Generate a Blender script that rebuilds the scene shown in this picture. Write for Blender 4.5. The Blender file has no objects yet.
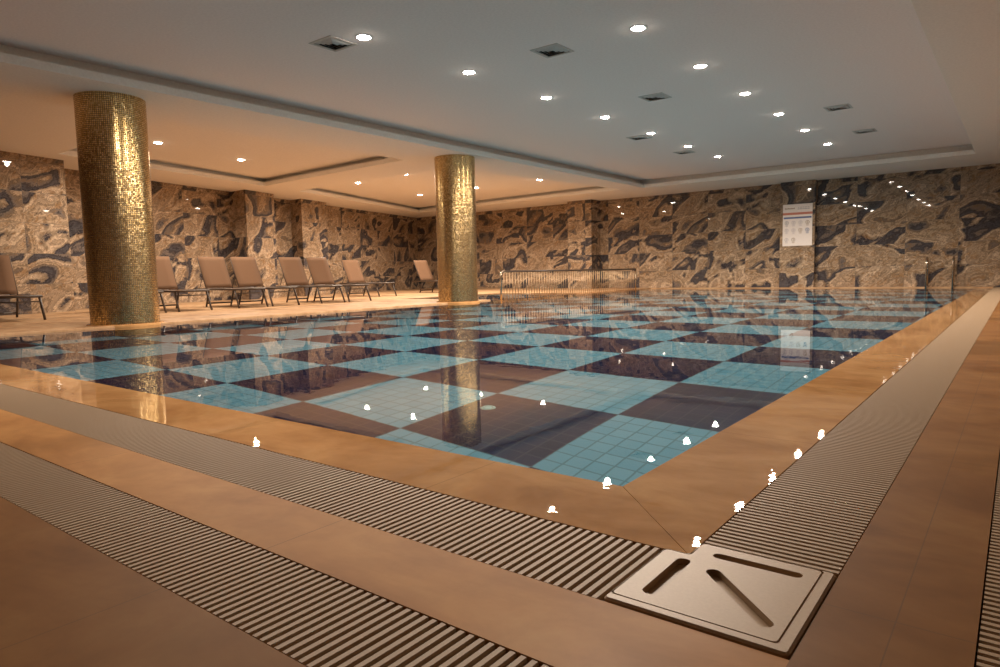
import bpy, bmesh, math, random
from mathutils import Vector, Matrix
random.seed(7)
PI = math.pi
SC = bpy.context.scene
COL = SC.collection

# ------------------------------------------------------------------ camera, world, exposure
H = 0.62
PITCH, ROLL, YAW = map(math.radians, (5.1218, 1.1987, 37.8295))
cam_data = bpy.data.cameras.new('camera')
cam = bpy.data.objects.new('camera', cam_data)
COL.objects.link(cam)
fw = Vector((-math.sin(YAW) * math.cos(PITCH), math.cos(YAW) * math.cos(PITCH), -math.sin(PITCH)))
rt = Vector((math.cos(YAW), math.sin(YAW), 0))
dn = fw.cross(rt)
c_, s_ = math.cos(ROLL), math.sin(ROLL)
r2 = c_ * rt + s_ * dn
d2 = -s_ * rt + c_ * dn
m3 = Matrix((r2, -d2, -fw)).transposed()
cam.matrix_world = Matrix.Translation((0, 0, H)) @ m3.to_4x4()
cam_data.sensor_fit = 'HORIZONTAL'
cam_data.sensor_width = 36.0
cam_data.lens = 671.225 * 36.0 / 1000.0
cam_data.clip_start = 0.02
SC.camera = cam

world = bpy.data.worlds.new('world')
SC.world = world
world.use_nodes = True
world.node_tree.nodes['Background'].inputs[0].default_value = (1.0, 0.8, 0.6, 1)
world.node_tree.nodes['Background'].inputs[1].default_value = 0.0

SC.view_settings.view_transform = 'Standard'
SC.view_settings.look = 'None'
SC.view_settings.gamma = 1.0
SC.view_settings.use_curve_mapping = False
SC.view_settings.exposure = 0.0

LAMP_MAIN = 325.0        # watts of each downlight over the pool
LAMP_SIDE = 380.0        # watts of each downlight over the lounge deck
LAMP_COL_MAIN = (1.0, 0.81, 0.65)
LAMP_COL_SIDE = (1.0, 0.83, 0.66)

# ------------------------------------------------------------------ dimensions
H1, H2, HS = 3.119, 3.37, 3.33          # soffit, pool ceiling, lounge tray ceiling
CX, CY = -0.887, 1.705                  # pool edges towards the viewer
GX0, GX1 = -0.551, -0.267               # right overflow grating
GY0, GY1 = 1.074, 1.364                 # front overflow grating
G2X0, G2X1 = -0.035, 0.205              # second right grating
G2Y0, G2Y1 = 0.611, 0.842               # second front grating
LX = -9.647                             # left pool edge
FARW = 21.354                           # far wall
FARP = 20.97                            # far pool edge
DEPTH = 1.43
KX0, KX1, KY0, KY1 = -12.55, -9.84, 12.1, 16.2   # children's pool
ROOM_X1, ROOM_Y0 = 2.6, -2.6


def wall_left_x(y):
    return -16.85 - 0.285 * (y - 6.4)


# ------------------------------------------------------------------ node helpers
def mat(name):
    m = bpy.data.materials.new(name)
    m.use_nodes = True
    nt = m.node_tree
    return m, nt, nt.nodes['Principled BSDF']


def N(nt, kind, **kw):
    n = nt.nodes.new(kind)
    for k, v in kw.items():
        if k.startswith('i_'):
            key = k[2:]
            key = int(key) if key.isdigit() else key
            n.inputs[key].default_value = v
        else:
            setattr(n, k, v)
    return n


def lk(nt, a, b):
    nt.links.new(a, b)


def math_n(nt, op, a, b=None, c=None):
    n = nt.nodes.new('ShaderNodeMath')
    n.operation = op
    for i, v in enumerate((a, b, c)):
        if v is None:
            continue
        if isinstance(v, (int, float)):
            n.inputs[i].default_value = v
        else:
            lk(nt, v, n.inputs[i])
    return n.outputs[0]


def ramp(nt, fac, stops, interp='LINEAR'):
    n = nt.nodes.new('ShaderNodeValToRGB')
    n.color_ramp.interpolation = interp
    els = n.color_ramp.elements
    while len(els) < len(stops):
        els.new(0.5)
    for e, (p, c) in zip(els, stops):
        e.position = p
        e.color = (*c, 1) if len(c) == 3 else c
    lk(nt, fac, n.inputs[0])
    return n.outputs[0]


def mixc(nt, fac, a, b, mode='MIX'):
    n = nt.nodes.new('ShaderNodeMix')
    n.data_type = 'RGBA'
    n.blend_type = mode
    for s, v in ((0, fac), (6, a), (7, b)):
        if isinstance(v, (int, float)):
            n.inputs[s].default_value = v
        elif isinstance(v, tuple):
            n.inputs[s].default_value = (*v, 1)
        else:
            lk(nt, v, n.inputs[s])
    return n.outputs[2]


def noise(nt, vec, scale, detail=3.0, rough=0.5, dist=0.0):
    n = nt.nodes.new('ShaderNodeTexNoise')
    n.inputs['Scale'].default_value = scale
    n.inputs['Detail'].default_value = detail
    n.inputs['Roughness'].default_value = rough
    n.inputs['Distortion'].default_value = dist
    lk(nt, vec, n.inputs['Vector'])
    return n.outputs['Fac']


def simple_mat(name, col, rough=0.5, metal=0.0, spec=0.5, coat=0.0, bump=None):
    m, nt, b = mat(name)
    b.inputs['Base Color'].default_value = (*col, 1)
    b.inputs['Roughness'].default_value = rough
    b.inputs['Metallic'].default_value = metal
    b.inputs['Specular IOR Level'].default_value = spec
    b.inputs['Coat Weight'].default_value = coat
    tc = N(nt, 'ShaderNodeTexCoord')
    n = noise(nt, tc.outputs['Object'], 35 if bump is None else bump[0], 3)
    c = mixc(nt, n, tuple(x * 0.9 for x in col), tuple(min(1, x * 1.1) for x in col))
    lk(nt, c, b.inputs['Base Color'])
    if bump:
        bp = N(nt, 'ShaderNodeBump')
        bp.inputs['Strength'].default_value = bump[1]
        bp.inputs['Distance'].default_value = 0.001
        lk(nt, n, bp.inputs['Height'])
        lk(nt, bp.outputs[0], b.inputs['Normal'])
    return m


# ------------------------------------------------------------------ materials
def make_marble():
    m, nt, b = mat('marble_wall_tile')
    uv = N(nt, 'ShaderNodeUVMap')
    uv.uv_map = 'UVMap'
    sep = N(nt, 'ShaderNodeSeparateXYZ')
    lk(nt, uv.outputs[0], sep.inputs[0])
    u, v = sep.outputs[0], sep.outputs[1]
    iu = math_n(nt, 'FLOOR', math_n(nt, 'DIVIDE', u, 1.2))
    iv = math_n(nt, 'FLOOR', math_n(nt, 'DIVIDE', v, 0.6))
    cmb = N(nt, 'ShaderNodeCombineXYZ')
    lk(nt, iu, cmb.inputs[0])
    lk(nt, iv, cmb.inputs[1])
    wn = N(nt, 'ShaderNodeTexWhiteNoise', noise_dimensions='3D')
    lk(nt, cmb.outputs[0], wn.inputs['Vector'])
    off = N(nt, 'ShaderNodeVectorMath', operation='SCALE')
    off.inputs['Scale'].default_value = 11.0
    lk(nt, wn.outputs['Color'], off.inputs[0])
    # shear so that the patches lean like the book matched slabs
    shu = math_n(nt, 'MULTIPLY_ADD', v, -0.55, u)
    shv = math_n(nt, 'MULTIPLY', v, 1.1)
    pc = N(nt, 'ShaderNodeCombineXYZ')
    lk(nt, shu, pc.inputs[0])
    lk(nt, shv, pc.inputs[1])
    p = N(nt, 'ShaderNodeVectorMath', operation='ADD')
    lk(nt, pc.outputs[0], p.inputs[0])
    lk(nt, off.outputs[0], p.inputs[1])
    P = p.outputs[0]
    n1 = noise(nt, P, 1.0, 2.0, 0.45, 0.8)
    n2 = noise(nt, P, 4.2, 6, 0.60, 1.8)
    n3 = noise(nt, P, 13.0, 7, 0.66, 2.4)
    layer = math_n(nt, 'FRACT', math_n(nt, 'ADD', math_n(nt, 'MULTIPLY', n1, 3.1), math_n(nt, 'MULTIPLY', n2, 0.40)))
    col = ramp(nt, layer, [(0.0, (0.050, 0.046, 0.052)), (0.16, (0.058, 0.053, 0.058)), (0.28, (0.105, 0.086, 0.076)), (0.37, (0.21, 0.152, 0.106)),
                           (0.50, (0.31, 0.225, 0.150)), (0.64, (0.25, 0.180, 0.120)), (0.78, (0.38, 0.285, 0.200)), (0.94, (0.30, 0.225, 0.155)), (0.97, (0.13, 0.105, 0.092)), (1.0, (0.050, 0.046, 0.052))])
    fine = math_n(nt, 'SINE', math_n(nt, 'ADD', math_n(nt, 'MULTIPLY', layer, 34.0), math_n(nt, 'MULTIPLY', n3, 9.0)))
    col = mixc(nt, 1.0, col, ramp(nt, math_n(nt, 'MULTIPLY_ADD', fine, 0.5, 0.5), [(0.0, (0.78, 0.78, 0.79)), (1.0, (1.46, 1.48, 1.50))]), 'MULTIPLY')
    ochre = ramp(nt, n2, [(0.52, (0, 0, 0)), (0.64, (1, 1, 1))])
    warm = ramp(nt, layer, [(0.25, (0, 0, 0)), (0.45, (1, 1, 1))])
    col = mixc(nt, math_n(nt, 'MULTIPLY', math_n(nt, 'MULTIPLY', ochre, warm), 0.65), col, (0.27, 0.150, 0.065))
    streak = ramp(nt, n3, [(0.34, (0.45, 0.42, 0.40)), (0.50, (1.0, 1.0, 1.0)), (0.66, (1.5, 1.47, 1.42))])
    col = mixc(nt, 0.8, col, streak, 'MULTIPLY')
    vein = ramp(nt, math_n(nt, 'ABSOLUTE', math_n(nt, 'SUBTRACT', n3, 0.5)), [(0.0, (1, 1, 1)), (0.02, (0, 0, 0))])
    col = mixc(nt, math_n(nt, 'MULTIPLY', vein, 0.35), col, (0.10, 0.07, 0.05))
    # joints
    fu = math_n(nt, 'ABSOLUTE', math_n(nt, 'SUBTRACT', math_n(nt, 'FRACT', math_n(nt, 'DIVIDE', u, 1.2)), 0.5))
    fv = math_n(nt, 'ABSOLUTE', math_n(nt, 'SUBTRACT', math_n(nt, 'FRACT', math_n(nt, 'DIVIDE', v, 0.6)), 0.5))
    ju = math_n(nt, 'GREATER_THAN', fu, 0.5 - 0.003 / 1.2)
    jv = math_n(nt, 'GREATER_THAN', fv, 0.5 - 0.003 / 0.6)
    j = math_n(nt, 'MAXIMUM', ju, jv)
    col = mixc(nt, math_n(nt, 'MULTIPLY', j, 0.7), col, (0.10, 0.085, 0.07))
    lk(nt, col, b.inputs['Base Color'])
    b.inputs['Roughness'].default_value = 0.07
    lk(nt, math_n(nt, 'MULTIPLY_ADD', j, 0.4, 0.022), b.inputs['Roughness'])
    b.inputs['Specular IOR Level'].default_value = 0.5
    # each slab lies a little differently
    g = N(nt, 'ShaderNodeNewGeometry')
    d = N(nt, 'ShaderNodeVectorMath', operation='SUBTRACT')
    lk(nt, wn.outputs['Color'], d.inputs[0])
    d.inputs[1].default_value = (0.5, 0.5, 0.5)
    sc = N(nt, 'ShaderNodeVectorMath', operation='SCALE')
    lk(nt, d.outputs[0], sc.inputs[0])
    sc.inputs['Scale'].default_value = 0.006
    ad = N(nt, 'ShaderNodeVectorMath', operation='ADD')
    lk(nt, g.outputs['Normal'], ad.inputs[0])
    lk(nt, sc.outputs[0], ad.inputs[1])
    nm = N(nt, 'ShaderNodeVectorMath', operation='NORMALIZE')
    lk(nt, ad.outputs[0], nm.inputs[0])
    lk(nt, nm.outputs[0], b.inputs['Normal'])
    return m


def make_stone(name, wet=False, tint=(1, 1, 1), tile=1.2):
    m, nt, b = mat(name)
    tc = N(nt, 'ShaderNodeTexCoord')
    P = tc.outputs['Object']
    mp = N(nt, 'ShaderNodeMapping')
    lk(nt, P, mp.inputs['Vector'])
    mp.inputs['Rotation'].default_value = (0, 0, 0.6)
    mp.inputs['Scale'].default_value = (1, 1.9, 1)
    n1 = noise(nt, mp.outputs[0], 1.6, 5, 0.6, 0.6)
    n2 = noise(nt, P, 7.0, 6, 0.62, 0.4)
    n3 = noise(nt, P, 0.9, 2, 0.5, 0.3)
    base = ramp(nt, n1, [(0.28, (0.30, 0.165, 0.082)), (0.45, (0.43, 0.255, 0.135)), (0.58, (0.50, 0.315, 0.175)), (0.75, (0.55, 0.375, 0.225))])
    base = mixc(nt, math_n(nt, 'MULTIPLY', ramp(nt, n2, [(0.35, (1, 1, 1)), (0.6, (0, 0, 0))]), 0.30), base, (0.29, 0.165, 0.085))
    base = mixc(nt, 1.0, base, tint, 'MULTIPLY')
    if not wet:
        stain = ramp(nt, n3, [(0.34, (1, 1, 1)), (0.42, (0, 0, 0))])
        base = mixc(nt, math_n(nt, 'MULTIPLY', stain, 0.35), base, (0.16, 0.09, 0.045))
    # joints between the slabs
    sep = N(nt, 'ShaderNodeSeparateXYZ')
    lk(nt, P, sep.inputs[0])
    fx = math_n(nt, 'ABSOLUTE', math_n(nt, 'SUBTRACT', math_n(nt, 'FRACT', math_n(nt, 'DIVIDE', math_n(nt, 'ADD', sep.outputs[0], 50.55), tile)), 0.5))
    fy = math_n(nt, 'ABSOLUTE', math_n(nt, 'SUBTRACT', math_n(nt, 'FRACT', math_n(nt, 'DIVIDE', math_n(nt, 'ADD', sep.outputs[1], 50.3), tile)), 0.5))
    j = math_n(nt, 'MAXIMUM', math_n(nt, 'GREATER_THAN', fx, 0.5 - 0.0012 / tile), math_n(nt, 'GREATER_THAN', fy, 0.5 - 0.0012 / tile))
    base = mixc(nt, math_n(nt, 'MULTIPLY', j, 0.55), base, (0.12, 0.07, 0.04))
    lk(nt, base, b.inputs['Base Color'])
    bp = N(nt, 'ShaderNodeBump')
    bp.inputs['Strength'].default_value = 0.15
    bp.inputs['Distance'].default_value = 0.002
    lk(nt, n2, bp.inputs['Height'])
    lk(nt, bp.outputs[0], b.inputs['Normal'])
    if wet:
        b.inputs['Roughness'].default_value = 0.6
        b.inputs['Specular IOR Level'].default_value = 0.0
        b.inputs['Coat Weight'].default_value = 1.0
        b.inputs['Coat IOR'].default_value = 1.33
        b.inputs['Coat Roughness'].default_value = 0.0
        wb = N(nt, 'ShaderNodeBump')
        wb.inputs['Strength'].default_value = 0.25
        wb.inputs['Distance'].default_value = 0.0012
        nw = noise(nt, P, 16, 2, 0.5, 0.3)
        lk(nt, nw, wb.inputs['Height'])
        lk(nt, wb.outputs[0], b.inputs['Coat Normal'])
    else:
        r = ramp(nt, n3, [(0.34, (0.38,) * 3), (0.5, (0.58,) * 3)])
        lk(nt, r, b.inputs['Roughness'])
        b.inputs['Specular IOR Level'].default_value = 0.12
    return m


def make_pool_tile():
    m, nt, b = mat('checkered_pool_tile')
    tc = N(nt, 'ShaderNodeTexCoord')
    sep = N(nt, 'ShaderNodeSeparateXYZ')
    lk(nt, tc.outputs['Object'], sep.inputs[0])
    S = 1.0125
    x = math_n(nt, 'DIVIDE', math_n(nt, 'ADD', sep.outputs[0], 2.083 + 40 * S), S)
    y = math_n(nt, 'DIVIDE', math_n(nt, 'ADD', sep.outputs[1], -3.943 + 40 * S), S)
    par = math_n(nt, 'MODULO', math_n(nt, 'ADD', math_n(nt, 'FLOOR', x), math_n(nt, 'FLOOR', y)), 2.0)
    # 0: dark, 1: light
    tx, ty = math_n(nt, 'MULTIPLY', x, 8.0), math_n(nt, 'MULTIPLY', y, 8.0)
    cmb = N(nt, 'ShaderNodeCombineXYZ')
    lk(nt, math_n(nt, 'FLOOR', tx), cmb.inputs[0])
    lk(nt, math_n(nt, 'FLOOR', ty), cmb.inputs[1])
    wn = N(nt, 'ShaderNodeTexWhiteNoise', noise_dimensions='2D')
    lk(nt, cmb.outputs[0], wn.inputs['Vector'])
    dark = mixc(nt, wn.outputs['Value'], (0.004, 0.008, 0.042), (0.008, 0.013, 0.060))
    light = mixc(nt, wn.outputs['Value'], (0.14, 0.385, 0.515), (0.18, 0.435, 0.565))
    col = mixc(nt, par, dark, light)
    jx = math_n(nt, 'GREATER_THAN', math_n(nt, 'ABSOLUTE', math_n(nt, 'SUBTRACT', math_n(nt, 'FRACT', tx), 0.5)), 0.455)
    jy = math_n(nt, 'GREATER_THAN', math_n(nt, 'ABSOLUTE', math_n(nt, 'SUBTRACT', math_n(nt, 'FRACT', ty), 0.5)), 0.455)
    j = math_n(nt, 'MAXIMUM', jx, jy)
    gr = mixc(nt, par, (0.075, 0.075, 0.09), (0.07, 0.20, 0.25))
    col = mixc(nt, math_n(nt, 'MULTIPLY', j, 0.8), col, gr)
    lk(nt, col, b.inputs['Base Color'])
    b.inputs['Roughness'].default_value = 0.6
    b.inputs['Specular IOR Level'].default_value = 0.1
    return m


def make_pool_wall():
    m, nt, b = mat('pool_wall_tile')
    tc = N(nt, 'ShaderNodeTexCoord')
    br = N(nt, 'ShaderNodeTexBrick')
    br.offset = 0.0
    br.inputs['Color1'].default_value = (0.03, 0.05, 0.10, 1)
    br.inputs['Color2'].default_value = (0.04, 0.06, 0.12, 1)
    br.inputs['Mortar'].default_value = (0.10, 0.12, 0.15, 1)
    br.inputs['Scale'].default_value = 1.0
    br.inputs['Mortar Size'].default_value = 0.004
    br.inputs['Brick Width'].default_value = 0.1265
    br.inputs['Row Height'].default_value = 0.1265
    lk(nt, tc.outputs['Object'], br.inputs['Vector'])
    lk(nt, br.outputs['Color'], b.inputs['Base Color'])
    b.inputs['Roughness'].default_value = 0.6
    return m


def make_water():
    m = bpy.data.materials.new('pool_water')
    m.use_nodes = True
    nt = m.node_tree
    nt.nodes.remove(nt.nodes['Principled BSDF'])
    out = nt.nodes['Material Output']
    g = N(nt, 'ShaderNodeBsdfGlass')
    g.inputs['Color'].default_value = (1, 1, 1, 1)
    g.inputs['Roughness'].default_value = 0.0
    g.inputs['IOR'].default_value = 1.333
    tc = N(nt, 'ShaderNodeTexCoord')
    n = noise(nt, tc.outputs['Object'], 6.0, 2, 0.5, 0.4)
    bp = N(nt, 'ShaderNodeBump')
    bp.inputs['Strength'].default_value = 0.07
    bp.inputs['Distance'].default_value = 0.004
    lk(nt, n, bp.inputs['Height'])
    lk(nt, bp.outputs[0], g.inputs['Normal'])
    lk(nt, g.outputs[0], out.inputs['Surface'])
    return m


def make_gold():
    m, nt, b = mat('gold_mosaic')
    uv = N(nt, 'ShaderNodeUVMap')
    uv.uv_map = 'UVMap'
    sep = N(nt, 'ShaderNodeSeparateXYZ')
    lk(nt, uv.outputs[0], sep.inputs[0])
    u, v = sep.outputs[0], sep.outputs[1]           # already counted in mosaic pieces
    cmb = N(nt, 'ShaderNodeCombineXYZ')
    lk(nt, math_n(nt, 'FLOOR', u), cmb.inputs[0])
    lk(nt, math_n(nt, 'FLOOR', v), cmb.inputs[1])
    wn = N(nt, 'ShaderNodeTexWhiteNoise', noise_dimensions='2D')
    lk(nt, cmb.outputs[0], wn.inputs['Vector'])
    col = ramp(nt, wn.outputs['Value'], [(0.0, (0.62, 0.43, 0.17)), (0.5, (0.84, 0.60, 0.27)), (1.0, (0.95, 0.74, 0.40))])
    ju = math_n(nt, 'GREATER_THAN', math_n(nt, 'ABSOLUTE', math_n(nt, 'SUBTRACT', math_n(nt, 'FRACT', u), 0.5)), 0.40)
    jv = math_n(nt, 'GREATER_THAN', math_n(nt, 'ABSOLUTE', math_n(nt, 'SUBTRACT', math_n(nt, 'FRACT', v), 0.5)), 0.40)
    j = math_n(nt, 'MAXIMUM', ju, jv)
    col = mixc(nt, j, col, (0.05, 0.03, 0.014))
    lk(nt, col, b.inputs['Base Color'])
    lk(nt, math_n(nt, 'SUBTRACT', 1.0, j), b.inputs['Metallic'])
    lk(nt, math_n(nt, 'MULTIPLY_ADD', j, 0.3, 0.25), b.inputs['Roughness'])
    g = N(nt, 'ShaderNodeNewGeometry')
    d = N(nt, 'ShaderNodeVectorMath', operation='SUBTRACT')
    lk(nt, wn.outputs['Color'], d.inputs[0])
    d.inputs[1].default_value = (0.5, 0.5, 0.5)
    sc = N(nt, 'ShaderNodeVectorMath', operation='SCALE')
    lk(nt, d.outputs[0], sc.inputs[0])
    sc.inputs['Scale'].default_value = 0.040
    sz = N(nt, 'ShaderNodeVectorMath', operation='MULTIPLY')
    lk(nt, sc.outputs[0], sz.inputs[0])
    sz.inputs[1].default_value = (0.55, 0.55, 2.7)
    sc = sz
    ad = N(nt, 'ShaderNodeVectorMath', operation='ADD')
    lk(nt, g.outputs['Normal'], ad.inputs[0])
    lk(nt, sc.outputs[0], ad.inputs[1])
    nm = N(nt, 'ShaderNodeVectorMath', operation='NORMALIZE')
    lk(nt, ad.outputs[0], nm.inputs[0])
    lk(nt, nm.outputs[0], b.inputs['Normal'])
    return m


def make_emit(name, col, strength):
    m = bpy.data.materials.new(name)
    m.use_nodes = True
    nt = m.node_tree
    nt.nodes.remove(nt.nodes['Principled BSDF'])
    e = N(nt, 'ShaderNodeEmission')
    e.inputs['Color'].default_value = (*col, 1)
    e.inputs['Strength'].default_value = strength
    lk(nt, e.outputs[0], nt.nodes['Material Output'].inputs['Surface'])
    return m


M = dict(
    marble=make_marble(),
    stone=make_stone('travertine_floor', tint=(1.06, 0.87, 0.56)),
    walk=make_stone('walkway_stone_darker', tint=(0.54, 0.42, 0.26)),  # same stone recipe as the floor strip, multiplied by a darker tint
    coping=make_stone('wet_stone_coping', wet=True, tint=(1.22, 1.10, 0.84)),
    deck=make_stone('dry_deck_stone', tint=(1.08, 1.12, 1.14)),
    tile=make_pool_tile(),
    pwall=make_pool_wall(),
    water=make_water(),
    gold=make_gold(),
    ceiling=simple_mat('ceiling_paint', (0.92, 0.81, 0.77), 0.9, spec=0.1),
    soffit=simple_mat('soffit_paint', (0.86, 0.80, 0.74), 0.9, spec=0.1),
    trim=simple_mat('plaster_moulding', (0.94, 0.90, 0.85), 0.85, spec=0.1),
    grating=simple_mat('beige_grating_plastic', (0.40, 0.29, 0.185), 0.6, bump=(300, 0.1)),
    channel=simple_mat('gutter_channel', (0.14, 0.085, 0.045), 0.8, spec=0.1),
    plate=simple_mat('cream_plastic', (0.40, 0.28, 0.165), 0.45, bump=(160, 0.12)),
    sling=simple_mat('tan_sling_fabric', (0.165, 0.095, 0.056), 0.85, spec=0.15, bump=(220, 0.5)),
    frame=simple_mat('brown_lounger_frame', (0.060, 0.040, 0.028), 0.45),
    chrome=simple_mat('polished_steel', (0.62, 0.54, 0.44), 0.18, metal=1.0),
    bars=simple_mat('brushed_brass_bars', (0.42, 0.31, 0.20), 0.38, metal=1.0),
    bronze=simple_mat('dark_bronze_rail', (0.055, 0.034, 0.022), 0.35, metal=0.0),
    white=simple_mat('white_lamp_trim', (0.80, 0.78, 0.74), 0.5),
    vent=simple_mat('vent_metal', (0.55, 0.52, 0.49), 0.5),
    ventdark=simple_mat('vent_throat', (0.03, 0.028, 0.026), 0.8),
    lens_main=make_emit('lit_lamp_lens', (1.0, 0.90, 0.76), 130.0),
    lens_side=make_emit('lit_warm_lamp_lens', (1.0, 0.86, 0.68), 130.0),
    poster=simple_mat('poster_paper', (0.86, 0.79, 0.75), 0.45),
    p_red=simple_mat('poster_red', (0.58, 0.20, 0.13), 0.5),
    p_blue=simple_mat('poster_blue', (0.10, 0.14, 0.32), 0.5),
    p_grey=simple_mat('poster_grey', (0.30, 0.29, 0.33), 0.5),
    p_brown=simple_mat('poster_brown', (0.38, 0.26, 0.17), 0.5),
    p_pale=simple_mat('poster_pale', (0.52, 0.47, 0.50), 0.5),
    drain=simple_mat('pale_drain_plastic', (0.30, 0.66, 0.68), 0.5),
)


# ------------------------------------------------------------------ mesh helpers
def link(name, bm, m, parent=None, smooth=False):
    me = bpy.data.meshes.new(name)
    bmesh.ops.recalc_face_normals(bm, faces=bm.faces[:])
    bm.to_mesh(me)
    bm.free()
    if m is not None:
        me.materials.append(m)
    if smooth:
        for p in me.polygons:
            p.use_smooth = True
    o = bpy.data.objects.new(name, me)
    COL.objects.link(o)
    if parent is not None:
        o.parent = parent
    return o


def link_raw(name, bm, m, parent=None):
    me = bpy.data.meshes.new(name)
    bm.to_mesh(me)
    bm.free()
    me.materials.append(m)
    o = bpy.data.objects.new(name, me)
    COL.objects.link(o)
    if parent is not None:
        o.parent = parent
    return o


def tag(o, label, cat, group=None):
    o['label'] = label
    o['category'] = cat
    if group:
        o['group'] = group
    return o


def structure(o, label=None):
    o['kind'] = 'structure'
    if label:
        o['label'] = label
    return o


def empty(name, loc, rz=0.0):
    o = bpy.data.objects.new(name, None)
    COL.objects.link(o)
    o.location = loc
    o.rotation_euler = (0, 0, rz)
    o.empty_display_size = 0.1
    return o


def box(bm, x0, x1, y0, y1, z0, z1, bevel=0.0):
    r = bmesh.ops.create_cube(bm, size=1.0)
    vs = r['verts']
    for v in vs:
        v.co = Vector((x0 + (v.co.x + .5) * (x1 - x0), y0 + (v.co.y + .5) * (y1 - y0), z0 + (v.co.z + .5) * (z1 - z0)))
    if bevel > 0:
        es = list({e for v in vs for e in v.link_edges})
        bmesh.ops.bevel(bm, geom=es, offset=bevel, segments=2, affect='EDGES', profile=0.6)


def tube(bm, pts, r, seg=8, cap=True, flat=1.0):
    """round tube through pts (a polyline), mitred at the bends"""
    pts = [Vector(p) for p in pts]
    rings = []
    n = len(pts)
    ref = Vector((0, 0, 1))
    t0 = (pts[1] - pts[0]).normalized()
    if abs(t0.dot(ref)) > 0.9:
        ref = Vector((0, 1, 0))
    side = t0.cross(ref).normalized()
    for i in range(n):
        if i == 0:
            t = t0
        elif i == n - 1:
            t = (pts[i] - pts[i - 1]).normalized()
        else:
            t = ((pts[i] - pts[i - 1]).normalized() + (pts[i + 1] - pts[i]).normalized()).normalized()
        side = (side - t * side.dot(t)).normalized()
        up = side.cross(t)
        rings.append([bm.verts.new(pts[i] + r * (math.cos(2 * PI * k / seg) * side + flat * math.sin(2 * PI * k / seg) * up)) for k in range(seg)])
    for a, b in zip(rings, rings[1:]):
        for k in range(seg):
            bm.faces.new((a[k], a[(k + 1) % seg], b[(k + 1) % seg], b[k]))
    if cap:
        bm.faces.new(rings[0][::-1])
        bm.faces.new(rings[-1])


def lathe(bm, prof, seg=32, cap=False):
    rings = [[bm.verts.new((r * math.cos(2 * PI * k / seg), r * math.sin(2 * PI * k / seg), z)) for k in range(seg)] for r, z in prof]
    for a, b in zip(rings, rings[1:]):
        for k in range(seg):
            bm.faces.new((a[k], a[(k + 1) % seg], b[(k + 1) % seg], b[k]))
    if cap:
        bm.faces.new(rings[0][::-1])
        bm.faces.new(rings[-1])


def fill_loops(bm, loops, z):
    """flat polygon with holes at height z"""
    es = []
    for lp in loops:
        vs = [bm.verts.new((x, y, z)) for x, y in lp]
        es += [bm.edges.new((vs[i], vs[(i + 1) % len(vs)])) for i in range(len(vs))]
    r = bmesh.ops.triangle_fill(bm, edges=es, use_beauty=True, use_dissolve=False)
    return [f for f in r['geom'] if isinstance(f, bmesh.types.BMFace)]


def offset_loop(lp, d):
    """move each side of a counter-clockwise convex loop inwards by d"""
    n = len(lp)
    out = []
    for i in range(n):
        p0, p1, p2 = Vector(lp[i - 1]), Vector(lp[i]), Vector(lp[(i + 1) % n])
        e1, e2 = (p1 - p0).normalized(), (p2 - p1).normalized()
        n1, n2 = Vector((-e1.y, e1.x)), Vector((-e2.y, e2.x))
        k = 1 + n1.dot(n2)
        q = p1 + (n1 + n2) * (d / k)
        out.append((q.x, q.y))
    return out


# ------------------------------------------------------------------ floor, coping, gutters
FLOOR_T = 0.08
bm = bmesh.new()


def slab(x0, x1, y0, y1, z=0.0):
    box(bm, x0, x1, y0, y1, z - FLOOR_T, z)


XL = -23.0
slab(XL, GX1, G2Y1, GY0)                          # strip between the two front gratings
floor = link('floor', bm, M['stone'])
structure(floor, 'light brown stone strip between the two front gratings')
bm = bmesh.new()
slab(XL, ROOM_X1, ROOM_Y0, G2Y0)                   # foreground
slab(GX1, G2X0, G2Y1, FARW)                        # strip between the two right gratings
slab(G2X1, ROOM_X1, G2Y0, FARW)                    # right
structure(link('floor_walkway', bm, M['walk']), 'stone walkway in the foreground and on the right, tinted darker than the strip')

bm = bmesh.new()
DK = 0.02
slab(XL, LX - 0.02, CY, KY0, DK)
slab(XL, KX0, KY0, FARW, DK)
slab(KX0, KX1, KY1, FARW, DK)
slab(XL, LX - 0.02, GY1, CY, DK)
slab(KX1, GX0, FARP + 0.02, FARW, DK)
deck = link('floor_deck', bm, M['deck'])
structure(deck, 'tan stone deck under the sun loungers')

# coping: two mitred strips under a film of overflowing water
bm = bmesh.new()


def prism(bm, pts, z0, z1):
    a = [bm.verts.new((x, y, z0)) for x, y in pts]
    b = [bm.verts.new((x, y, z1)) for x, y in pts]
    bm.faces.new(b)
    bm.faces.new(a[::-1])
    n = len(pts)
    for i in range(n):
        bm.faces.new((a[i], a[(i + 1) % n], b[(i + 1) % n], b[i]))


g_ = 0.0012
prism(bm, [(LX - 0.02, GY1), (GX0 - g_, GY1), (CX - g_, CY), (LX - 0.02, CY)], -0.10, 0.0)
structure(link('trim_1', bm, M['coping']), 'wet stone coping along the front pool edge')
bm = bmesh.new()
prism(bm, [(GX0, GY1 + g_), (GX0, FARP + 0.02), (CX, FARP + 0.02), (CX, CY + g_)], -0.10, 0.0)
structure(link('trim_2', bm, M['coping']), 'wet stone coping along the right pool edge')
bm = bmesh.new()
prism(bm, [(KX1 + 0.02, KY0), (LX, KY0), (LX, FARP + 0.02), (KX1 + 0.02, FARP + 0.02)], -DEPTH, -0.012)
structure(link('trim_3', bm, M['coping']), 'low kerb between the pool and the small pool')
bm = bmesh.new()
box(bm, LX - 0.05, LX, CY, KY0, -0.10, DK + 0.004, 0.008)
box(bm, LX, CX, FARP, FARP + 0.03, -0.10, DK + 0.004, 0.008)
structure(link('trim_4', bm, M['deck']), 'pale stone nosing of the lounger deck')

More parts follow.
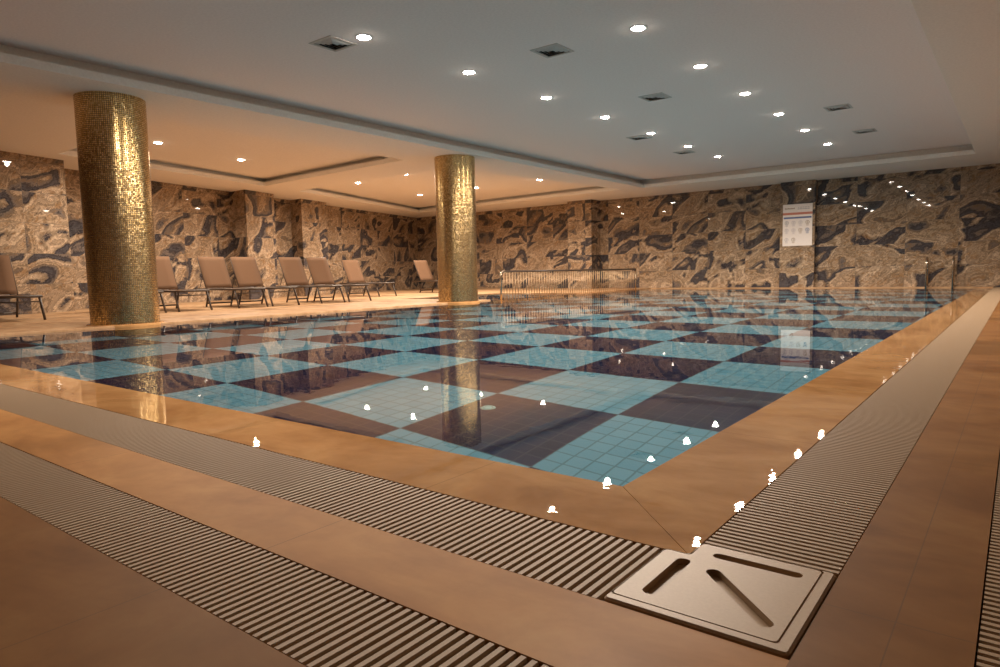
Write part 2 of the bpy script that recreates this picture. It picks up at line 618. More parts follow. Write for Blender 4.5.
# gutter channels under the gratings
bm = bmesh.new()
ZC = -0.075
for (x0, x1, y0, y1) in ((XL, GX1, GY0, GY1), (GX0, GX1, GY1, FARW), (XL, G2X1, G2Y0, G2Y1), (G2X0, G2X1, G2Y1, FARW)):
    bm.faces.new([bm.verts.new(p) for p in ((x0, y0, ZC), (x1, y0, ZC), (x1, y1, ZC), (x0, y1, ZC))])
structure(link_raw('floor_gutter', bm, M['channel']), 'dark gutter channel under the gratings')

# ------------------------------------------------------------------ pool basin and water
bm = bmesh.new()
bm.faces.new([bm.verts.new(p) for p in ((LX, CY, -DEPTH), (CX, CY, -DEPTH), (CX, FARP, -DEPTH), (LX, FARP, -DEPTH))])
pf = structure(link_raw('floor_pool', bm, M['tile']), 'blue checkered tile bottom of the pool')
bm = bmesh.new()
KD = -0.45
bm.faces.new([bm.verts.new(p) for p in ((KX0, KY0, KD), (KX1 + .02, KY0, KD), (KX1 + .02, KY1, KD), (KX0, KY1, KD))])
pk = structure(link_raw('floor_small_pool', bm, M['tile']), 'checkered tile bottom of the small pool')


def wallquad(name, a, b, z0, z1, label):
    """upright tiled face running from a to b; local x along the wall, local y up"""
    a, b = Vector((*a, 0)), Vector((*b, 0))
    L = (b - a).length
    bm = bmesh.new()
    bm.faces.new([bm.verts.new(p) for p in ((0, z0, 0), (L, z0, 0), (L, z1, 0), (0, z1, 0))])
    o = link_raw(name, bm, M['pwall'])
    x = (b - a).normalized()
    o.matrix_world = Matrix.Translation(a) @ Matrix((x, Vector((0, 0, 1)), x.cross(Vector((0, 0, 1))))).transposed().to_4x4()
    o.cycles.is_caustics_receiver = True
    return structure(o, label)


wallquad('wall_pool_left', (LX, CY), (LX, FARP), -DEPTH, -0.012, 'blue tiled left side of the pool')
wallquad('wall_pool_far', (LX, FARP), (CX, FARP), -DEPTH, -0.0, 'blue tiled far side of the pool')
wallquad('wall_pool_right', (CX, FARP), (CX, CY), -DEPTH, -0.0, 'blue tiled right side of the pool')
wallquad('wall_pool_front', (CX, CY), (LX, CY), -DEPTH, -0.0, 'blue tiled front side of the pool')
wallquad('wall_small_pool_left', (KX0, KY0), (KX0, KY1), KD, 0, 'tiled left side of the small pool')
wallquad('wall_small_pool_far', (KX0, KY1), (KX1, KY1), KD, 0, 'tiled far side of the small pool')
pf.cycles.is_caustics_receiver = True
pk.cycles.is_caustics_receiver = True

bm = bmesh.new()
e_ = 0.001
wlp = [(LX + e_, CY + e_), (CX - e_, CY + e_), (CX - e_, FARP - e_), (LX + e_, FARP - e_)]
for cx, cy in ((-9.76, 11.10), (-10.02, 4.26)):       # the water runs round the feet of the columns
    R_ = 0.434 + 0.052
    a1 = math.acos((LX + e_ - cx) / R_)
    wlp += [(cx + R_ * math.cos(a1 - 2 * a1 * k / 24), cy + R_ * math.sin(a1 - 2 * a1 * k / 24)) for k in range(25)]
fill_loops(bm, [wlp], -0.002)
for f in bm.faces:
    f.normal_update()
    if f.normal.z < 0:
        f.normal_flip()
bm.faces.new([bm.verts.new(p) for p in ((KX0 + e_, KY0 + e_, -0.002), (KX1 + .02 - e_, KY0 + e_, -0.002), (KX1 + .02 - e_, KY1 - e_, -0.002), (KX0 + e_, KY1 - e_, -0.002))])
water = link_raw('pool_water', bm, M['water'])
water['kind'] = 'stuff'
water['label'] = 'still clear water filling the checkered pool to the brim'
water['category'] = 'water'
for p in water.data.polygons:
    p.use_smooth = True
water.cycles.is_caustics_caster = True

# ------------------------------------------------------------------ walls
def strip_wall(name, pts, z0, z1, label, u0=0.0):
    bm = bmesh.new()
    uvl = bm.loops.layers.uv.new('UVMap')
    u = u0
    for a, b in zip(pts, pts[1:]):
        L = math.hypot(b[0] - a[0], b[1] - a[1])
        vs = [bm.verts.new(p) for p in ((a[0], a[1], z0), (b[0], b[1], z0), (b[0], b[1], z1), (a[0], a[1], z1))]
        f = bm.faces.new(vs)
        for lp, q in zip(f.loops, ((u, z0), (u + L, z0), (u + L, z1), (u, z1))):
            lp[uvl].uv = q
        u += L
    return structure(link_raw(name, bm, M['marble']), label)


wd = Vector((-0.285, 1.0)).normalized()        # along the left wall, away from the viewer
wn_ = Vector((wd.y, -wd.x))                    # into the room


def wl(y, d=0.0):
    p = Vector((wall_left_x(y), y)) + wn_ * d
    return (p.x, p.y)


Y_END = FARW
corner = (wall_left_x(FARW) + 0.05, FARW)
left_pts = [wl(ROOM_Y0 - 0.6, 0.95), wl(5.40, 0.95), wl(5.15, 0.0), wl(10.80, 0.0), wl(10.62, 0.70), wl(11.80, 0.66), wl(12.0, 0.0),
            wl(13.30, 0.0), wl(13.15, 0.55), wl(14.42, 0.55), wl(14.60, 0.0), corner]
strip_wall('wall_left', left_pts, 0.0, H1 + 0.02, 'brown and grey marble tiled wall behind the loungers', 0.35)
far_pts = [corner, (-12.92, FARW), (-12.92, 20.72), (-11.95, 20.72), (-11.95, FARW), (-5.74, FARW), (-5.74, 21.10), (-4.78, 21.10), (-4.78, FARW), (ROOM_X1, FARW)]
strip_wall('wall_far', far_pts, 0.0, H1 + 0.02, 'brown and grey marble tiled far wall', 0.1)
strip_wall('wall_right', [(ROOM_X1, FARW), (ROOM_X1, ROOM_Y0)], 0.0, H1 + 0.02, 'marble tiled right wall')
strip_wall('wall_near', [(ROOM_X1, ROOM_Y0), (-16.0, ROOM_Y0)], 0.0, H1 + 0.02, 'marble tiled wall behind the viewer')

# ------------------------------------------------------------------ ceiling with recessed trays
main_lp = [(-9.22, -0.6), (-0.93, -0.6), (-0.93, 19.13), (-9.20, 19.13)]
tray_a = [(-14.96, 5.32), (-10.75, 5.32), (-10.72, 10.53), (-16.40, 10.80)]
tray_b = [(-16.67, 12.08), (-10.75, 12.08), (-9.85, 18.98), (-19.30, 19.70)]
outer = [(-22.5, ROOM_Y0 - 0.1), (ROOM_X1 + 0.1, ROOM_Y0 - 0.1), (ROOM_X1 + 0.1, FARW + 0.1), (-22.5, FARW + 0.1)]
bm = bmesh.new()
fill_loops(bm, [outer, main_lp, tray_a, tray_b], H1)
sof = structure(link('ceiling', bm, M['soffit']), 'low plaster soffit around the recessed ceilings')


def recess(lp, z_top, m_top, idx, name, label):
    """bevelled lip, shadow gap and raised ceiling of one recess (lp is counter-clockwise)"""
    prof = [(0.0, H1), (0.004, H1 + 0.004), (0.004, H1 + 0.105), (-0.20, H1 + 0.108), (-0.20, z_top)]
    bm = bmesh.new()
    rings = [[bm.verts.new((x, y, z)) for x, y in offset_loop(lp, d)] for d, z in prof]
    n = len(lp)
    for a, b in zip(rings, rings[1:]):
        for i in range(n):
            bm.faces.new((a[i], a[(i + 1) % n], b[(i + 1) % n], b[i]))
    structure(link_raw('trim_%d' % idx, bm, M['trim']), 'stepped plaster moulding around the ' + label)
    bm = bmesh.new()
    f = bm.faces.new([bm.verts.new((x, y, z_top)) for x, y in offset_loop(lp, -0.21)])
    structure(link_raw(name, bm, m_top), label)


recess(main_lp, H2, M['ceiling'], 5, 'ceiling_pool', 'raised ceiling over the pool')
recess(tray_a, HS, M['soffit'], 6, 'ceiling_tray', 'nearer raised ceiling over the loungers')
recess(tray_b, HS, M['soffit'], 7, 'ceiling_far_tray', 'farther raised ceiling over the lounge deck')

# ------------------------------------------------------------------ gratings
PITCH_G, SLAT = 0.022, 0.0148


def make_grating(name, length, width, label, loc, rz):
    """slats across a strip of the given length (local x) and width (local y)"""
    root = empty(name, loc, rz)
    tag(root, label, 'grating', 'pool overflow gratings')
    bm = bmesh.new()
    n = int(length / PITCH_G)
    w = width - 0.006
    for i in range(n):
        x = (i + 0.5) * PITCH_G
        h = SLAT / 2
        prof = [(-h, -0.028), (h, -0.028), (h, -0.004), (h * 0.72, -0.0008), (-h * 0.72, -0.0008), (-h, -0.004)]
        a = [bm.verts.new((x + px, -w / 2, pz)) for px, pz in prof]
        b = [bm.verts.new((x + px, w / 2, pz)) for px, pz in prof]
        k = len(prof)
        for j in range(k):
            bm.faces.new((a[j], a[(j + 1) % k], b[(j + 1) % k], b[j]))
        bm.faces.new(a[::-1])
        bm.faces.new(b)
    link('slats', bm, M['grating'], root)
    for s in (-0.30, 0.0, 0.30):
        bm = bmesh.new()
        box(bm, 0, n * PITCH_G, s * width - 0.006, s * width + 0.006, -0.040, -0.024)
        link('tie_rod', bm, M['grating'], root)
    for s in (-1, 1):
        bm = bmesh.new()
        y0 = s * (width / 2 - 0.008)
        box(bm, 0, n * PITCH_G, min(y0, s * width / 2 * 0.999), max(y0, s * width / 2 * 0.999), -0.075, -0.029)
        link('support_rail', bm, M['grating'], root)
    return root


make_grating('pool_grating', 12.0, GY1 - GY0, 'beige slatted grating along the front pool edge, left of the white corner cover', (-0.612, (GY0 + GY1) / 2, 0), PI)
make_grating('pool_grating', FARW - 1.46, GX1 - GX0, 'beige slatted grating running along the right pool edge to the far wall', ((GX0 + GX1) / 2, 1.445, 0), PI / 2)
make_grating('pool_grating', 12.0, G2Y1 - G2Y0, 'second slatted grating in the left foreground floor, nearest the viewer', (G2X0 - 0.02, (G2Y0 + G2Y1) / 2, 0), PI)
make_grating('pool_grating', FARW - G2Y1 - 0.05, G2X1 - G2X0, 'outer slatted grating at the right edge of the picture', ((G2X0 + G2X1) / 2, G2Y1 + 0.03, 0), PI / 2)

# ------------------------------------------------------------------ corner cover plate
def capsule(p, q, w, seg=8):
    p, q = Vector(p), Vector(q)
    d = (q - p).normalized()
    a0 = math.atan2(d.y, d.x)
    pts = []
    for c, st in ((q, a0 - PI / 2), (p, a0 + PI / 2)):
        for k in range(seg + 1):
            a = st + PI * k / seg
            pts.append((c.x + w / 2 * math.cos(a), c.y + w / 2 * math.sin(a)))
    return pts


def rounded(lp, r, seg=4):
    out = []
    n = len(lp)
    for i in range(n):
        p0, p1, p2 = Vector(lp[i - 1]), Vector(lp[i]), Vector(lp[(i + 1) % n])
        a, b = p1 + (p0 - p1).normalized() * r, p1 + (p2 - p1).normalized() * r
        for k in range(seg + 1):
            t = k / seg
            q = a * (1 - t) ** 2 + p1 * 2 * t * (1 - t) + b * t * t
            out.append((q.x, q.y))
    return out


plate = empty('corner_cover', (0, 0, 0))
tag(plate, 'cream plastic square cover with three slots at the corner of the gratings', 'drain cover')
PX0, PX1, PY0, PY1 = -0.606, -0.270, 1.080, 1.436
out_lp = rounded([(PX0, PY0), (PX1, PY0), (PX1, PY1), (GX0 + .002, PY1), (GX0 + .002, GY1 - .003), (PX0, GY1 - .003)], 0.012)
in_lp = rounded([(PX0 + .004, PY0 + .022), (PX1 - .022, PY0 + .022), (PX1 - .022, PY1 - .004), (GX0 + .006, PY1 - .004), (GX0 + .006, GY1 - .007), (PX0 + .004, GY1 - .007)], 0.010)
in2_lp = rounded([(PX0 + .007, PY0 + .026), (PX1 - .026, PY0 + .026), (PX1 - .026, PY1 - .007), (GX0 + .009, PY1 - .007), (GX0 + .009, GY1 - .010), (PX0 + .007, GY1 - .010)], 0.010)
slots = [capsule((-0.543, 1.315), (-0.543, 1.155), 0.030), capsule((-0.490, 1.383), (-0.335, 1.383), 0.026), capsule((-0.472, 1.300), (-0.330, 1.158), 0.030)]
bm = bmesh.new()
ZT = 0.005


def side_walls(bm, lp, z0, z1):
    n = len(lp)
    a = [bm.verts.new((x, y, z0)) for x, y in lp]
    b = [bm.verts.new((x, y, z1)) for x, y in lp]
    for i in range(n):
        bm.faces.new((a[i], a[(i + 1) % n], b[(i + 1) % n], b[i]))


def band(bm, lpa, za, lpb, zb):
    n = len(lpa)
    a = [bm.verts.new((x, y, za)) for x, y in lpa]
    b = [bm.verts.new((x, y, zb)) for x, y in lpb]
    for i in range(n):
        bm.faces.new((a[i], a[(i + 1) % n], b[(i + 1) % n], b[i]))


fill_loops(bm, [in2_lp] + slots, ZT)
for s in slots:
    side_walls(bm, s, ZT - 0.014, ZT)
    fill_loops(bm, [s], ZT - 0.014)
band(bm, in2_lp, ZT, in2_lp, ZT - 0.004)
band(bm, in2_lp, ZT - 0.004, in_lp, ZT - 0.004)
side_walls(bm, in_lp, ZT - 0.004, ZT)
for f in bm.faces:
    pass
link('lid', bm, M['plate'], plate)
bm = bmesh.new()
mid_lp = offset_loop(out_lp, 0.0045)
band(bm, in_lp, ZT, mid_lp, ZT)
band(bm, mid_lp, ZT, out_lp, ZT - 0.004)
side_walls(bm, out_lp, -0.03, ZT - 0.004)
link('rim', bm, M['plate'], plate)

# ------------------------------------------------------------------ gold mosaic columns
def make_column(x, y, r, label):
    root = empty('mosaic_column', (x, y, 0))
    tag(root, label, 'column', 'gold mosaic columns')
    NS, th = 110, 0.0248
    z0, z1 = DK + 0.012, H1
    bm = bmesh.new()
    uvl = bm.loops.layers.uv.new('UVMap')
    ring = [[bm.verts.new((r * math.cos(2 * PI * k / NS), r * math.sin(2 * PI * k / NS), z)) for k in range(NS)] for z in (z0, z1)]
    for k in range(NS):
        k2 = (k + 1) % NS
        f = bm.faces.new((ring[0][k], ring[0][k2], ring[1][k2], ring[1][k]))
        for lp, q in zip(f.loops, ((k, z0 / th), (k + 1, z0 / th), (k + 1, z1 / th), (k, z1 / th))):
            lp[uvl].uv = q
    link_raw('shaft', bm, M['gold'], root)
    bm = bmesh.new()
    lathe(bm, [(r + 0.005, -DEPTH), (r + 0.05, -DEPTH), (r + 0.05, DK + 0.004), (r + 0.042, DK + 0.012), (r - 0.02, DK + 0.012)], 64)
    b = link('base_ring', bm, M['coping'], root)
    b['label'] = 'pale stone ring at the foot of the column'
    return root


make_column(-10.02, 4.26, 0.434, 'gold mosaic round column nearest the viewer, on the left')
make_column(-9.76, 11.10, 0.434, 'gold mosaic round column farther off, near the middle beside the railing')

# ------------------------------------------------------------------ sun loungers
def make_lounger():
    root = empty('sun_lounger', (0, 0, 0))
    W = 0.62
    zs = 0.385
    bm = bmesh.new()
    for s in (-1, 1):
        tube(bm, [(-0.45, s * W / 2, zs), (1.36, s * W / 2, zs)], 0.021, 8)
    tube(bm, [(1.36, -W / 2 - .017, zs), (1.36, W / 2 + .017, zs)], 0.021, 8)
    tube(bm, [(-0.45, -W / 2 - .017, zs), (-0.45, W / 2 + .017, zs)], 0.021, 8)
    tube(bm, [(0.0, -W / 2, zs - .01), (0.0, W / 2, zs - .01)], 0.013, 8)
    link('frame', bm, M['frame'], root, True)
    bm = bmesh.new()
    nseg = 10
    top, bot = [], []
    for i in range(nseg + 1):
        x = 0.03 + 1.30 * i / nseg
        sag = 0.012 * math.sin(PI * i / nseg)
        top.append([bm.verts.new((x, yy, zs + 0.012 - sag * c)) for yy, c in ((-W / 2 + .004, 0), (-W / 4, .8), (0, 1), (W / 4, .8), (W / 2 - .004, 0))])
        bot.append([bm.verts.new((v.co.x, v.co.y, v.co.z - 0.008)) for v in top[-1]])
    for i in range(nseg):
        for j in range(4):
            bm.faces.new((top[i][j], top[i + 1][j], top[i + 1][j + 1], top[i][j + 1]))
            bm.faces.new((bot[i][j], bot[i][j + 1], bot[i + 1][j + 1], bot[i + 1][j]))
        for j in (0, 4):
            bm.faces.new((top[i][j], top[i + 1][j], bot[i + 1][j], bot[i][j]))
    for i in (0, nseg):
        for j in range(4):
            bm.faces.new((top[i][j], top[i][j + 1], bot[i][j + 1], bot[i][j]))
    link('seat', bm, M['sling'], root, True)
    # backrest, raised
    back = bmesh.new()
    hx, hz = -0.36, 0.70
    L = math.hypot(hx, hz)
    ux, uz = hx / L, hz / L
    nx, nz = uz, -ux
    bw = W - 0.03
    rows_f, rows_b = [], []
    for i in range(9):
        t = 0.02 + (L - 0.02) * i / 8
        cur = 0.014 * math.sin(PI * i / 8)
        f_, b_ = [], []
        for yy, c in ((-bw / 2, 0), (-bw / 4, .8), (0, 1), (bw / 4, .8), (bw / 2, 0)):
            px, pz = ux * t - nx * cur * c, zs + 0.015 + uz * t - nz * cur * c
            f_.append(back.verts.new((px + nx * .006, yy, pz + nz * .006)))
            b_.append(back.verts.new((px - nx * .006, yy, pz - nz * .006)))
        rows_f.append(f_)
        rows_b.append(b_)
    for i in range(8):
        for j in range(4):
            back.faces.new((rows_f[i][j], rows_f[i][j + 1], rows_f[i + 1][j + 1], rows_f[i + 1][j]))
            back.faces.new((rows_b[i][j], rows_b[i + 1][j], rows_b[i + 1][j + 1], rows_b[i][j + 1]))
        for j in (0, 4):
            back.faces.new((rows_f[i][j], rows_f[i + 1][j], rows_b[i + 1][j], rows_b[i][j]))
    for i in (0, 8):
        for j in range(4):
            back.faces.new((rows_f[i][j], rows_f[i][j + 1], rows_b[i][j + 1], rows_b[i][j]))
    bo = link('backrest', back, M['sling'], root, True)
    bm = bmesh.new()
    pts = [(0, -bw / 2 - .004, zs + .015), (hx * .97, -bw / 2 - .004, zs + .015 + hz * .97), (hx, -bw / 2 + .02, zs + .015 + hz), (hx, bw / 2 - .02, zs + .015 + hz),
           (hx * .97, bw / 2 + .004, zs + .015 + hz * .97), (0, bw / 2 + .004, zs + .015)]
    tube(bm, [(p[0] - nx * .010, p[1], p[2] - nz * .010) for p in pts], 0.012, 8)
    link('backrest_frame', bm, M['frame'], bo, True)
    for s in (-1, 1):
        bm = bmesh.new()
        tube(bm, [(hx * .45 - .02, s * (bw / 2 - .02), zs + .015 + hz * .45), (-0.40, s * (bw / 2 - .02), zs - .005)], 0.008, 6)
        link('backrest_strut', bm, M['frame'], bo, True)
    for s in (-1, 1):
        bm = bmesh.new()
        tube(bm, [(1.27, s * (W / 2 - .005), zs), (1.45, s * (W / 2 + .005), 0.0)], 0.020, 8)
        link('leg', bm, M['frame'], root, True)
        bm = bmesh.new()
        tube(bm, [(0.08, s * (W / 2 - .03), zs), (-0.10, s * (W / 2 - .03), 0.0)], 0.020, 8)
        link('leg', bm, M['frame'], root, True)
    bm = bmesh.new()
    tube(bm, [(-0.062, -W / 2 + .03, 0.08), (-0.062, W / 2 - .03, 0.08)], 0.017, 8)
    link('crossbar', bm, M['frame'], root, True)
    bm = bmesh.new()
    tube(bm, [(1.31, -W / 2, 0.30), (1.31, W / 2, 0.30)], 0.010, 8)
    link('crossbar', bm, M['frame'], root, True)
    return root


def copy_tree(o, parent=None):
    c = o.copy()
    COL.objects.link(c)
    c.parent = parent
    for ch in list(o.children):
        copy_tree(ch, c)
    return c


lounger = make_lounger()
LOUNGERS = [
    (-14.0, 3.87, 'tan sun lounger at the left edge of the picture, left of the near gold column'),
    (-14.0, 5.83, 'tan sun lounger almost hidden behind the near gold column'),
    (-14.0, 6.73, 'tan sun lounger partly showing just right of the near gold column'),
    (-14.0, 7.97, 'tan sun lounger, left one of the first fully visible pair'),
    (-14.0, 8.75, 'tan sun lounger, right one of the first fully visible pair'),
    (-14.0, 10.02, 'tan sun lounger, left one of the middle pair before the marble pilasters'),
    (-14.0, 10.82, 'tan sun lounger, right one of the middle pair before the marble pilasters'),
    (-16.05, 13.62, 'tan sun lounger set back near the wall, last of the row before the open deck'),
    (-16.05, 16.70, 'small distant tan sun lounger just left of the far gold column'),
]
for i, (x, y, lab) in enumerate(LOUNGERS):
    o = lounger if i == 0 else copy_tree(lounger)
    o.location = (x, y, DK)
    o.rotation_euler = (0, 0, -math.radians(4))
    tag(o, lab, 'sun lounger', 'sun loungers along the left wall')

# ------------------------------------------------------------------ railing in the water
rail = empty('pool_railing', (-9.74, 12.62, -0.012))
tag(rail, 'low metal railing of thin bars between the pool and the small pool', 'railing')
RL, RH = 7.05, 0.675
bm = bmesh.new()
tube(bm, [(0, 0.10, RH), (0, RL - 0.02, RH)], 0.024, 10)
link('top_rail', bm, M['bronze'], rail, True)
bm = bmesh.new()
pts = [(0, 0, 0.0), (0, 0, RH - 0.10)] + [(0, 0.10 - 0.10 * math.cos(a), RH - 0.10 + 0.10 * math.sin(a)) for a in (PI / 8, PI / 4, 3 * PI / 8, PI / 2)] + [(0, 0.16, RH)]
tube(bm, pts, 0.026, 10)
ep = link('end_post', bm, M['chrome'], rail, True)
ep['label'] = 'bright steel end post with a rounded top corner'
bm = bmesh.new()
tube(bm, [(0, RL, 0), (0, RL, RH + 0.012)], 0.020, 10)
link('far_post', bm, M['chrome'], rail, True)
bm = bmesh.new()
tube(bm, [(0, 0, 0), (0, 0, RH - 0.01)], 0.0085, 6)
bar0 = link('baluster', bm, M['bars'], rail, True)
nb = 60
for i in range(nb):
    b = bar0 if i == 0 else bar0.copy()
    if i:
        COL.objects.link(b)
        b.parent = rail
    b.location = (0, 0.115 * (i + 1), 0)

# ------------------------------------------------------------------ ladder handrails at the far edge
def make_handrail(x, y, label):
    root = empty('pool_handrail', (x, y, 0))
    tag(root, label, 'handrail', 'steel handrails at the far pool edge')
    top, R = 0.80, 0.17
    pts = [(0, 0, -0.6), (0, 0, top - R)] + [(0, R - R * math.cos(a), top - R + R * math.sin(a)) for a in [PI * k / 10 for k in range(1, 10)]] + [(0, 2 * R, top - R), (0, 2 * R, DK)]
    bm = bmesh.new()
    tube(bm, pts, 0.021, 12)
    link('bar', bm, M['chrome'], root, True)
    bm = bmesh.new()
    lathe(bm, [(0.05, 0.0), (0.05, 0.008), (0.024, 0.03)], 20)
    f = link('flange', bm, M['chrome'], root, True)
    f.location = (0, 2 * R, DK)
    return root


make_handrail(-1.985, 20.90, 'steel handrail at the far pool edge, left one of the two')
make_handrail(-1.40, 20.90, 'steel handrail at the far pool edge, right one, nearer the corner')

# ------------------------------------------------------------------ poster on the far pilaster
po = empty('wall_poster', (-5.66, 21.098, 1.245))
tag(po, 'white pool rules notice with red and blue bands on the far pilaster', 'poster')
PW, PH = 0.815, 1.215
bm = bmesh.new()
box(bm, 0, PW, -0.006, 0.0, 0, PH)
link('sheet', bm, M['poster'], po)
Yp = -0.0075


def flat(name, x0, x1, z0, z1, m, shape='rect'):
    bm = bmesh.new()
    if shape == 'rect':
        box(bm, x0 * PW, x1 * PW, Yp, -0.006, z0 * PH, z1 * PH)
    o = link(name, bm, m, po)
    return o


flat('red_band', 0.0, 1.0, 0.745, 0.800, M['p_red'])
flat('blue_band', 0.03, 0.97, 0.655, 0.695, M['p_blue'])
bm = bmesh.new()
xx = 0.07
for w_, h_ in ((.035, .030), (.05, .022), (.03, .030), (.045, .022), (.04, .026), (.05, .022), (.03, .03)):
    box(bm, xx * PW, (xx + w_) * PW, Yp, -0.006, 0.885 * PH, (0.885 + h_) * PH)
    xx += w_ + 0.008
link('heading', bm, M['p_brown'], po)
bm = bmesh.new()
xx = 0.50
for w_ in (.06, .08, .05, .09, .07):
    box(bm, xx * PW, (xx + w_) * PW, Yp, -0.006, 0.870 * PH, 0.890 * PH)
    box(bm, (xx + .01) * PW, (xx + w_) * PW, Yp, -0.006, 0.910 * PH, 0.925 * PH)
    xx += w_ + 0.012
link('small_heading', bm, M['p_pale'], po)
k = 0
for row, (zc, n) in enumerate(((0.555, 4), (0.375, 4), (0.150, 2))):
    for i in range(n):
        xc = (0.135 + i * 0.235) * PW
        bm = bmesh.new()
        R = 0.055
        ang = random.uniform(0, 6)
        outer_r = [bm.verts.new((xc + R * math.cos(2 * PI * q / 20), Yp, zc * PH + R * math.sin(2 * PI * q / 20))) for q in range(20)]
        inner_r = [bm.verts.new((xc + R * .72 * math.cos(2 * PI * q / 20), Yp, zc * PH + R * .72 * math.sin(2 * PI * q / 20))) for q in range(20)]
        for q in range(20):
            bm.faces.new((outer_r[q], outer_r[(q + 1) % 20], inner_r[(q + 1) % 20], inner_r[q]))
        # a small bather glyph: head, body and a slanted bar
        box(bm, xc - .008, xc + .010, Yp, -0.006, zc * PH + .008, zc * PH + .026)
        box(bm, xc - .014, xc + .012, Yp, -0.006, zc * PH - .024, zc * PH + .004)
        cap_w = 0.045
        box(bm, xc - cap_w, xc + cap_w, Yp, -0.006, zc * PH - .082, zc * PH - .073)
        box(bm, xc - cap_w * .7, xc + cap_w * .7, Yp, -0.006, zc * PH - .098, zc * PH - .090)
        link('pictogram', bm, (M['p_grey'], M['p_pale'], M['p_blue'], M['p_pale'], M['p_brown'])[(k * 3 + row) % 5], po)
        k += 1

# ------------------------------------------------------------------ ceiling vents
def make_vent():
    root = empty('ceiling_vent', (0, 0, 0))
    S = 0.20
    bm = bmesh.new()
    sq = lambda h: [(-h, -h), (h, -h), (h, h), (-h, h)]
    band(bm, sq(S), 0.0, sq(S), -0.008)
    band(bm, sq(S), -0.008, sq(S - .035), -0.010)
    band(bm, sq(S - .035), -0.010, sq(S - .040), -0.002)
    link('frame', bm, M['vent'], root)
    for h in (0.150, 0.108, 0.066):
        bm = bmesh.new()
        band(bm, sq(h), -0.001, sq(h - .028), -0.016)
        band(bm, sq(h - .028), -0.016, sq(h - .028), -0.018)
        band(bm, sq(h - .028), -0.018, sq(h), -0.003)
        link('louvre', bm, M['vent'], root)
    bm = bmesh.new()
    bm.faces.new([bm.verts.new((x, y, -0.0008)) for x, y in sq(S - .036)])
    link_raw('throat', bm, M['ventdark'], root)
    return root


vent = make_vent()
VENTS = [
    (-6.55, 5.33, 'square ceiling vent at the upper left, beside a bright downlight'),
    (-4.73, 7.27, 'square ceiling vent at the top middle, largest one between the downlight rows'),
    (-4.73, 10.25, 'square ceiling vent between the two downlight rows, farther one'),
    (-2.63, 13.11, 'square ceiling vent right of the right downlight row, nearer one'),
    (-2.65, 15.75, 'square ceiling vent right of the right downlight row, farther one'),
    (-6.38, 13.07, 'square ceiling vent just left of the fifth downlight of the left row'),
    (-6.38, 15.43, 'square ceiling vent at the far end of the left downlight row'),
]
for i, (x, y, lab) in enumerate(VENTS):
    o = vent if i == 0 else copy_tree(vent)
    o.location = (x, y, H2)
    tag(o, lab, 'ceiling vent', 'square ceiling vents over the pool')

# ------------------------------------------------------------------ pool bottom inlet
dr = empty('pool_drain', (-2.914, 3.60, -DEPTH))
tag(dr, 'small round pale drain on a dark square of the pool bottom', 'drain')
bm = bmesh.new()
lathe(bm, [(0.001, 0.012), (0.028, 0.012), (0.031, 0.008)], 32)
link('cap', bm, M['drain'], dr)
bm = bmesh.new()
lathe(bm, [(0.034, 0.006), (0.036, 0.013), (0.050, 0.009), (0.055, 0.0)], 32)
link('ring', bm, M['drain'], dr)
for ch in dr.children:
    ch.cycles.is_caustics_receiver = True

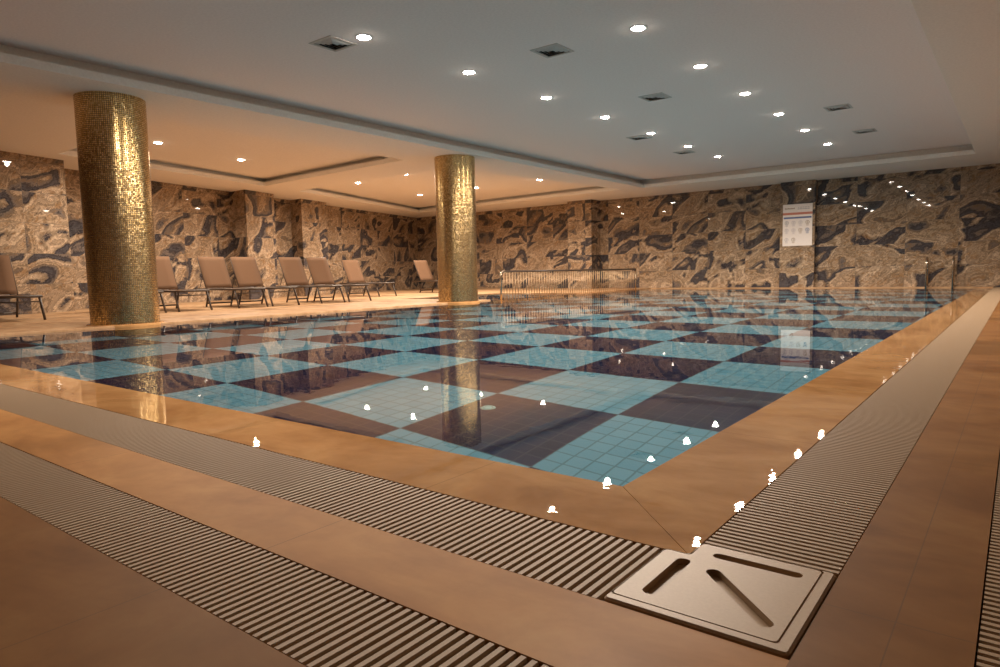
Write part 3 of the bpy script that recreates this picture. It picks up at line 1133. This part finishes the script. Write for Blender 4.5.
# ------------------------------------------------------------------ downlights
def make_downlight(power, col, lens_mat):
    root = empty('downlight', (0, 0, 0))
    bm = bmesh.new()
    lathe(bm, [(0.098, 0.0), (0.096, -0.006), (0.084, -0.008), (0.080, -0.003)], 32)
    link('trim_ring', bm, M['white'], root, True)
    bm = bmesh.new()
    lathe(bm, [(0.072, -0.003), (0.068, -0.010), (0.054, -0.016), (0.033, -0.019), (0.0005, -0.020)], 32)
    link('lens', bm, lens_mat, root, True)
    ld = bpy.data.lights.new('lamp_light', 'SPOT')
    ld.energy = power
    ld.color = col
    ld.spot_size = math.radians(170)
    ld.spot_blend = 0.55
    ld.shadow_soft_size = 0.038
    ld.cycles.is_caustics_light = True
    lo = bpy.data.objects.new('light', ld)
    COL.objects.link(lo)
    lo.parent = root
    lo.location = (0, 0, -0.062)
    return root


ordinal = ['first', 'second', 'third', 'fourth', 'fifth', 'sixth', 'seventh', 'eighth', 'ninth']
dl_main = make_downlight(LAMP_MAIN, LAMP_COL_MAIN, M['lens_main'])
first = [True]


def place_main(x, y, lab):
    o = dl_main if first[0] else copy_tree(dl_main)
    first[0] = False
    o.location = (x, y, H2)
    tag(o, lab, 'downlight', 'downlights over the pool')


YS_A = [5.42, 7.26, 9.10, 10.94, 12.83, 14.74, 16.62]
YS_B = [7.27, 9.15, 11.03, 12.89, 14.75, 16.76]
for i, y in enumerate(YS_A):
    place_main((-6.11, -6.08, -6.04, -6.01, -6.01, -6.01, -6.02)[i], y, 'lit downlight of the left row over the pool, %s one seen from the near end' % ordinal[i])
for i, y in enumerate(YS_B):
    place_main(-3.56, y, 'lit downlight of the right row over the pool, %s one seen from the near end' % ordinal[i])
place_main(-6.13, 3.56, 'round lit downlight of the left pool row at the top edge, mostly out of view')
place_main(-3.56, 5.41, 'round lit downlight of the right pool row at the top edge, mostly out of view')

dl_side = make_downlight(LAMP_SIDE, LAMP_COL_SIDE, M['lens_side'])
SIDE = [
    (-13.56, 6.60, 'warm downlight in the lounge ceiling, just right of the near column'),
    (-14.19, 8.77, 'warm downlight in the lounge ceiling, second right of the near column'),
    (-15.35, 13.19, 'warm downlight in the far lounge ceiling, left one of its nearer row'),
    (-13.21, 13.00, 'warm downlight in the far lounge ceiling, right one of its nearer row'),
    (-16.22, 16.63, 'warm downlight in the far lounge ceiling, left one of its farthest row'),
    (-13.73, 16.60, 'warm downlight peeping out just right of the far gold column'),
    (-11.27, 16.57, 'warm downlight in the far lounge ceiling, rightmost above the railing'),
]
for i, (x, y, lab) in enumerate(SIDE):
    o = dl_side if i == 0 else copy_tree(dl_side)
    o.location = (x, y, HS)
    tag(o, lab, 'downlight', 'downlights over the lounge deck')
